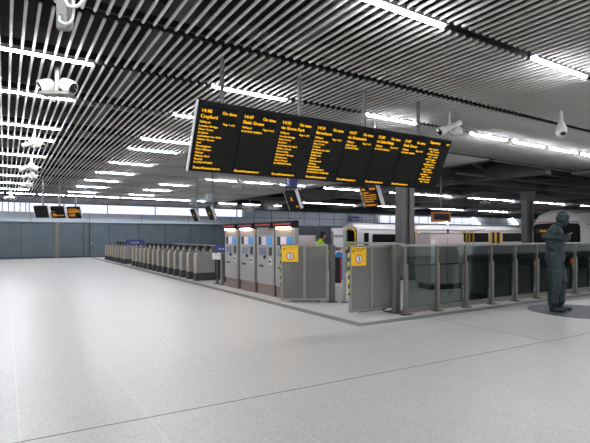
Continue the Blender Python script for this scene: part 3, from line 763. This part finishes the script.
def fobj(name,parts,m,parent,vox=.014,sm=6,label=None,folds=0):
    me=figure_mesh(parts,vox,sm)
    if folds:
        co_=[]
        for v in me.vertices:
            p=v.co; q=MN.noise(Vector((p.x*12,p.y*12,p.z*3)))+.7*MN.noise(Vector((p.x*6+p.z*7,p.y*16,p.z*6+7)))
            co_.append(p+v.normal*folds*q)
        for v,c in zip(me.vertices,co_): v.co=c
    me.name=name; me.materials.clear(); me.materials.append(M[m])
    for p in me.polygons: p.use_smooth=True
    o=bpy.data.objects.new(name,me); C.objects.link(o); o.parent=parent
    if label: o['label']=label
    return o
def hand(palm,dirv,side,curl,s=1.0):
    """palm start point, direction of fingers, side vector (towards thumb), curl vector"""
    d=Vector(dirv).normalized(); sd=Vector(side).normalized(); cu=Vector(curl).normalized(); w=Vector(palm)
    P_=[]
    for k,o_ in enumerate((-.033,-.011,.011,.033)):
        a=w+sd*o_*s; c=a+d*.085*s
        P_.append((a,.017*s,c,.013*s))
        L=(.028,.033,.036,.032)[k]*s
        j1=c+(d*.9+cu*.4).normalized()*L; j2=j1+(d*.3+cu*.95).normalized()*L*.8; j3=j2+(cu-d*.4).normalized()*L*.6
        P_+=[(c,.0105*s,j1,.010*s),(j1,.010*s,j2,.009*s),(j2,.009*s,j3,.008*s)]
    th=w+sd*.035*s+d*.02*s; t1=th+(sd*.75+d*.6+cu*.3).normalized()*.045*s; t2=t1+(d*.8+cu*.7).normalized()*.032*s
    P_+=[(w+d*.01,.02*s,th,.015*s),(th,.014*s,t1,.012*s),(t1,.012*s,t2,.009*s)]
    return P_
# statue: local frame +x = facing direction, +y = his left, z up ; height 2.13
S=2.13/1.80
def V(x,y,z): return Vector((x,y,z))*S
st=thing('statue','dark green bronze statue of a young workman in overalls on a stone disc','statue',(9.91,5.385,.008),-math.radians(32.1)-math.radians(28))
body=[]
hd=V(.125,0,1.65)
HR=Matrix.Rotation(math.radians(28),3,'Y')
def H(x,y,z): return hd+HR@Vector((x,y,z))*S*.96
Q=S*.96
body+=[('s',hd,.098*Q,(1.0,.80,1.10)),('s',H(.035,0,-.065),.064*Q,(1.0,.85,1.0)),
 (H(.086,0,.005),.012*Q,H(.112,0,-.028),.015*Q),
 ('s',H(.085,0,-.062),.020*Q,(.8,1.5,.45)),('s',H(.074,0,-.100),.026*Q,(1,1.1,.8)),
 ('s',H(.078,.034,.024),.020*Q,(.8,1.3,.5)),('s',H(.078,-.034,.024),.020*Q,(.8,1.3,.5)),
 ('s',H(-.005,.082,-.02),.026*Q,(.9,.4,1.2)),('s',H(-.005,-.082,-.02),.026*Q,(.9,.4,1.2)),
 (V(.02,0,1.46),.055*S,V(.095,0,1.585),.048*S)]
# torso
body+=[('s',V(.01,0,1.35),.17*S,(.72,1.10,1.0)),('s',V(0,0,1.17),.155*S,(.78,1.08,1.1)),('s',V(-.005,0,.98),.155*S,(.80,1.12,1.0)),
 (V(0,-.13,1.46),.068*S,V(0,.13,1.46),.068*S)]
# legs and boots
for s_ in (-1,1):
    fx=.075 if s_>0 else -.03
    body+=[(V(-.005,s_*.085,.92),.105*S,V(.015+fx,s_*.105,.50),.072*S),(V(.015+fx,s_*.105,.50),.072*S,V(-.01+fx,s_*.115,.12),.058*S),
     (V(-.01+fx,s_*.115,.12),.056*S,V(-.015+fx,s_*.115,.045),.046*S),(V(-.03+fx,s_*.115,.042),.042*S,V(.14+fx,s_*.135,.034),.034*S),('s',V(.15+fx,s_*.135,.035),.042*S,(1.1,1,.8)),
     (V(-.04+fx,s_*.115,.03),.03*S,V(.1+fx,s_*.13,.025),.025*S)]
# arms: right elbow pushed back, left elbow lower; hands meet before the chest
def arm(sh,el,wr): return [(sh,.062*S,el,.047*S),(el,.046*S,wr,.031*S)]
hr=V(.15,-.17,1.30); hl=V(.20,.0,1.32)
er=V(-.17,-.26,1.33); el_=V(.06,.27,1.22)
body+=arm(V(0,-.175,1.445),er,hr-(hr-er).normalized()*.06*S)+arm(V(0,.175,1.445),el_,hl-(hl-el_).normalized()*.06*S)
body+=hand(hr-(hr-er).normalized()*.05*S,(hr-er),V(0,0,1),V(0,.6,0.3),S)+hand(hl-(hl-el_).normalized()*.05*S,(hl-el_),V(0,0,1),V(0,-.6,-.2),S)
fobj('body',body,'bronze',st,.0105,2)
# clothing: sleeves, bib overalls, cuffs
jk=[]
for sh,el in ((V(0,-.175,1.445),er),(V(0,.175,1.445),el_)):
    jk+=[(sh,.075*S,el,.062*S)]
jk+=[(er,.060*S,er.lerp(hr,.72),.042*S),(el_,.060*S,el_.lerp(hl,.72),.042*S)]
jk+=[('s',V(.005,0,1.35),.185*S,(.72,1.08,1.0)),(V(0,-.13,1.455),.075*S,V(0,.13,1.455),.075*S),(V(-.01,-.05,1.49),.06*S,V(-.01,.05,1.49),.06*S)]
fobj('jacket',jk,'bronze',st,.012,2,folds=.015)
ov=[('s',V(0,0,1.17),.180*S,(.88,1.1,1.25)),('s',V(-.005,0,.97),.185*S,(.92,1.14,1.0)),
    ('s',V(.035,0,1.32),.14*S,(.72,1.0,1.1))]
for s_ in (-1,1):
    fx=.075 if s_>0 else -.03
    ov+=[(V(-.005,s_*.085,.92),.134*S,V(.02+fx,s_*.105,.52),.102*S),(V(.02+fx,s_*.105,.52),.102*S,V(-.01+fx,s_*.115,.14),.078*S),('s',V(.005+fx,s_*.11,.30),.088*S,(1,1,.5)),('s',V(-.005+fx,s_*.115,.17),.086*S,(1,1,.4)),('s',V(.03+fx,s_*.105,.60),.098*S,(1,1,.35)),('s',V(.0+fx,s_*.1,.74),.11*S,(1,1,.3))]
    ov+=[(V(.10,s_*.08,1.38),.020*S,V(.03,s_*.10,1.525),.02*S),(V(.03,s_*.10,1.525),.02*S,V(-.12,s_*.05,1.33),.02*S)]
fobj('overalls',ov,'bronze',st,.012,1,folds=.016)
hr_=[('s',H(-.016,0,.028),.104*Q,(1.0,.86,1.02)),('s',H(-.045,0,-.02),.085*Q,(.9,.95,1.1))]
for k in range(26):
    a=random.uniform(-PI,PI); e_=random.uniform(.2,1.4)
    hr_.append(('s',H(-.02+math.cos(a)*math.cos(e_)*.088,math.sin(a)*math.cos(e_)*.076,.03+math.sin(e_)*.086),.026*Q,(1.2,1,.8)))
fobj('hair',hr_,'bronze',st,.012,1)
b=NB(); tube(b,[hr+V(.0,-.05,.05),hr+V(.05,.03,.07),hl+V(.06,.06,.08)],.018,10); obj('held_pipe',b,'bronze',st,True)

# person in high visibility jacket behind the barrier
pt=thing('person','person in a bright yellow-green high visibility jacket standing behind the steel barrier','person',(8.72,12.45,0),-math.radians(32)+math.radians(25))
h=Vector((.16,0,1.62))
pb=[('s',h,.098,(1.0,.8,1.14)),('s',h+Vector((.035,0,-.065)),.06,(1,.85,1)),(h+Vector((.088,0,0)),.012,h+Vector((.115,0,-.03)),.016),('s',h+Vector((.083,0,-.075)),.018,(.8,1.5,.6)),
 ('s',h+Vector((0,.082,-.02)),.025,(.9,.4,1.2)),('s',h+Vector((0,-.082,-.02)),.025,(.9,.4,1.2)),
 (Vector((.06,0,1.40)),.055,Vector((.12,0,1.53)),.05),('s',Vector((.04,0,1.27)),.155,(.75,1.1,1)),('s',Vector((0,0,1.05)),.145,(.8,1.08,1.2)),(Vector((.05,-.12,1.37)),.06,Vector((.05,.12,1.37)),.06)]
for s_ in (-1,1):
    pb+=[(Vector((0,s_*.085,.92)),.10,Vector((.02,s_*.1,.50)),.068),(Vector((.02,s_*.1,.50)),.066,Vector((-.02,s_*.1,.08)),.045),(Vector((-.03,s_*.1,.04)),.04,Vector((.13,s_*.12,.035)),.035)]
    e2=Vector((.12,s_*.26,1.12)); w2_=Vector((.34,s_*.16,1.06)); pb+=[(Vector((.05,s_*.17,1.36)),.055,e2,.042),(e2,.04,w2_,.028)]+hand(w2_,(w2_-e2),(0,-s_,.4),(0,-s_*.2,-1))
fobj('body',pb,'skin',pt,.011,2)
jk=[('s',Vector((.04,0,1.27)),.185,(.78,1.1,1)),('s',Vector((.0,0,1.05)),.18,(.82,1.08,1.2)),(Vector((.05,-.12,1.365)),.078,Vector((.05,.12,1.365)),.078),(Vector((.05,0,1.40)),.075,Vector((.07,0,1.45)),.07)]
for s_ in (-1,1):
    e2=Vector((.12,s_*.26,1.12)); w2_=Vector((.34,s_*.16,1.06)); jk+=[(Vector((.05,s_*.17,1.36)),.075,e2,.062),(e2,.06,e2.lerp(w2_,.85),.045)]
fobj('jacket',jk,'hivis',pt,.014,2)
b=NB(); box(b,-.150,-.140,-.10,.10,1.24,1.32,.003); o=obj('back_badge',b,'blue',pt)
tr_=[('s',Vector((0,0,.93)),.165,(.84,1.1,.9))]
for s_ in (-1,1): tr_+=[(Vector((0,s_*.085,.9)),.115,Vector((.02,s_*.1,.5)),.085),(Vector((.02,s_*.1,.5)),.085,Vector((-.02,s_*.1,.09)),.068)]
fobj('trousers',tr_,'navy',pt,.014,2)
b_=[]
for s_ in (-1,1): b_+=[(Vector((-.03,s_*.1,.05)),.05,Vector((.15,s_*.125,.045)),.045)]
fobj('shoes',b_,'black',pt,.012,1)
fobj('hair',[('s',h+Vector((-.02,0,.03)),.105,(1,.88,1.02)),('s',h+Vector((-.05,0,-.03)),.085,(.85,.95,1.1))],'hair',pt,.012,1)

# ------------------------------------------------------------------ light
w=bpy.data.worlds.new('world'); SC.world=w; w.use_nodes=True
bg=w.node_tree.nodes['Background']; bg.inputs[0].default_value=(.97,.98,1.0,1); bg.inputs[1].default_value=1.45
SC.view_settings.view_transform='Standard'; SC.view_settings.look='None'; SC.view_settings.gamma=1; SC.view_settings.exposure=0
SC.view_settings.use_curve_mapping=False
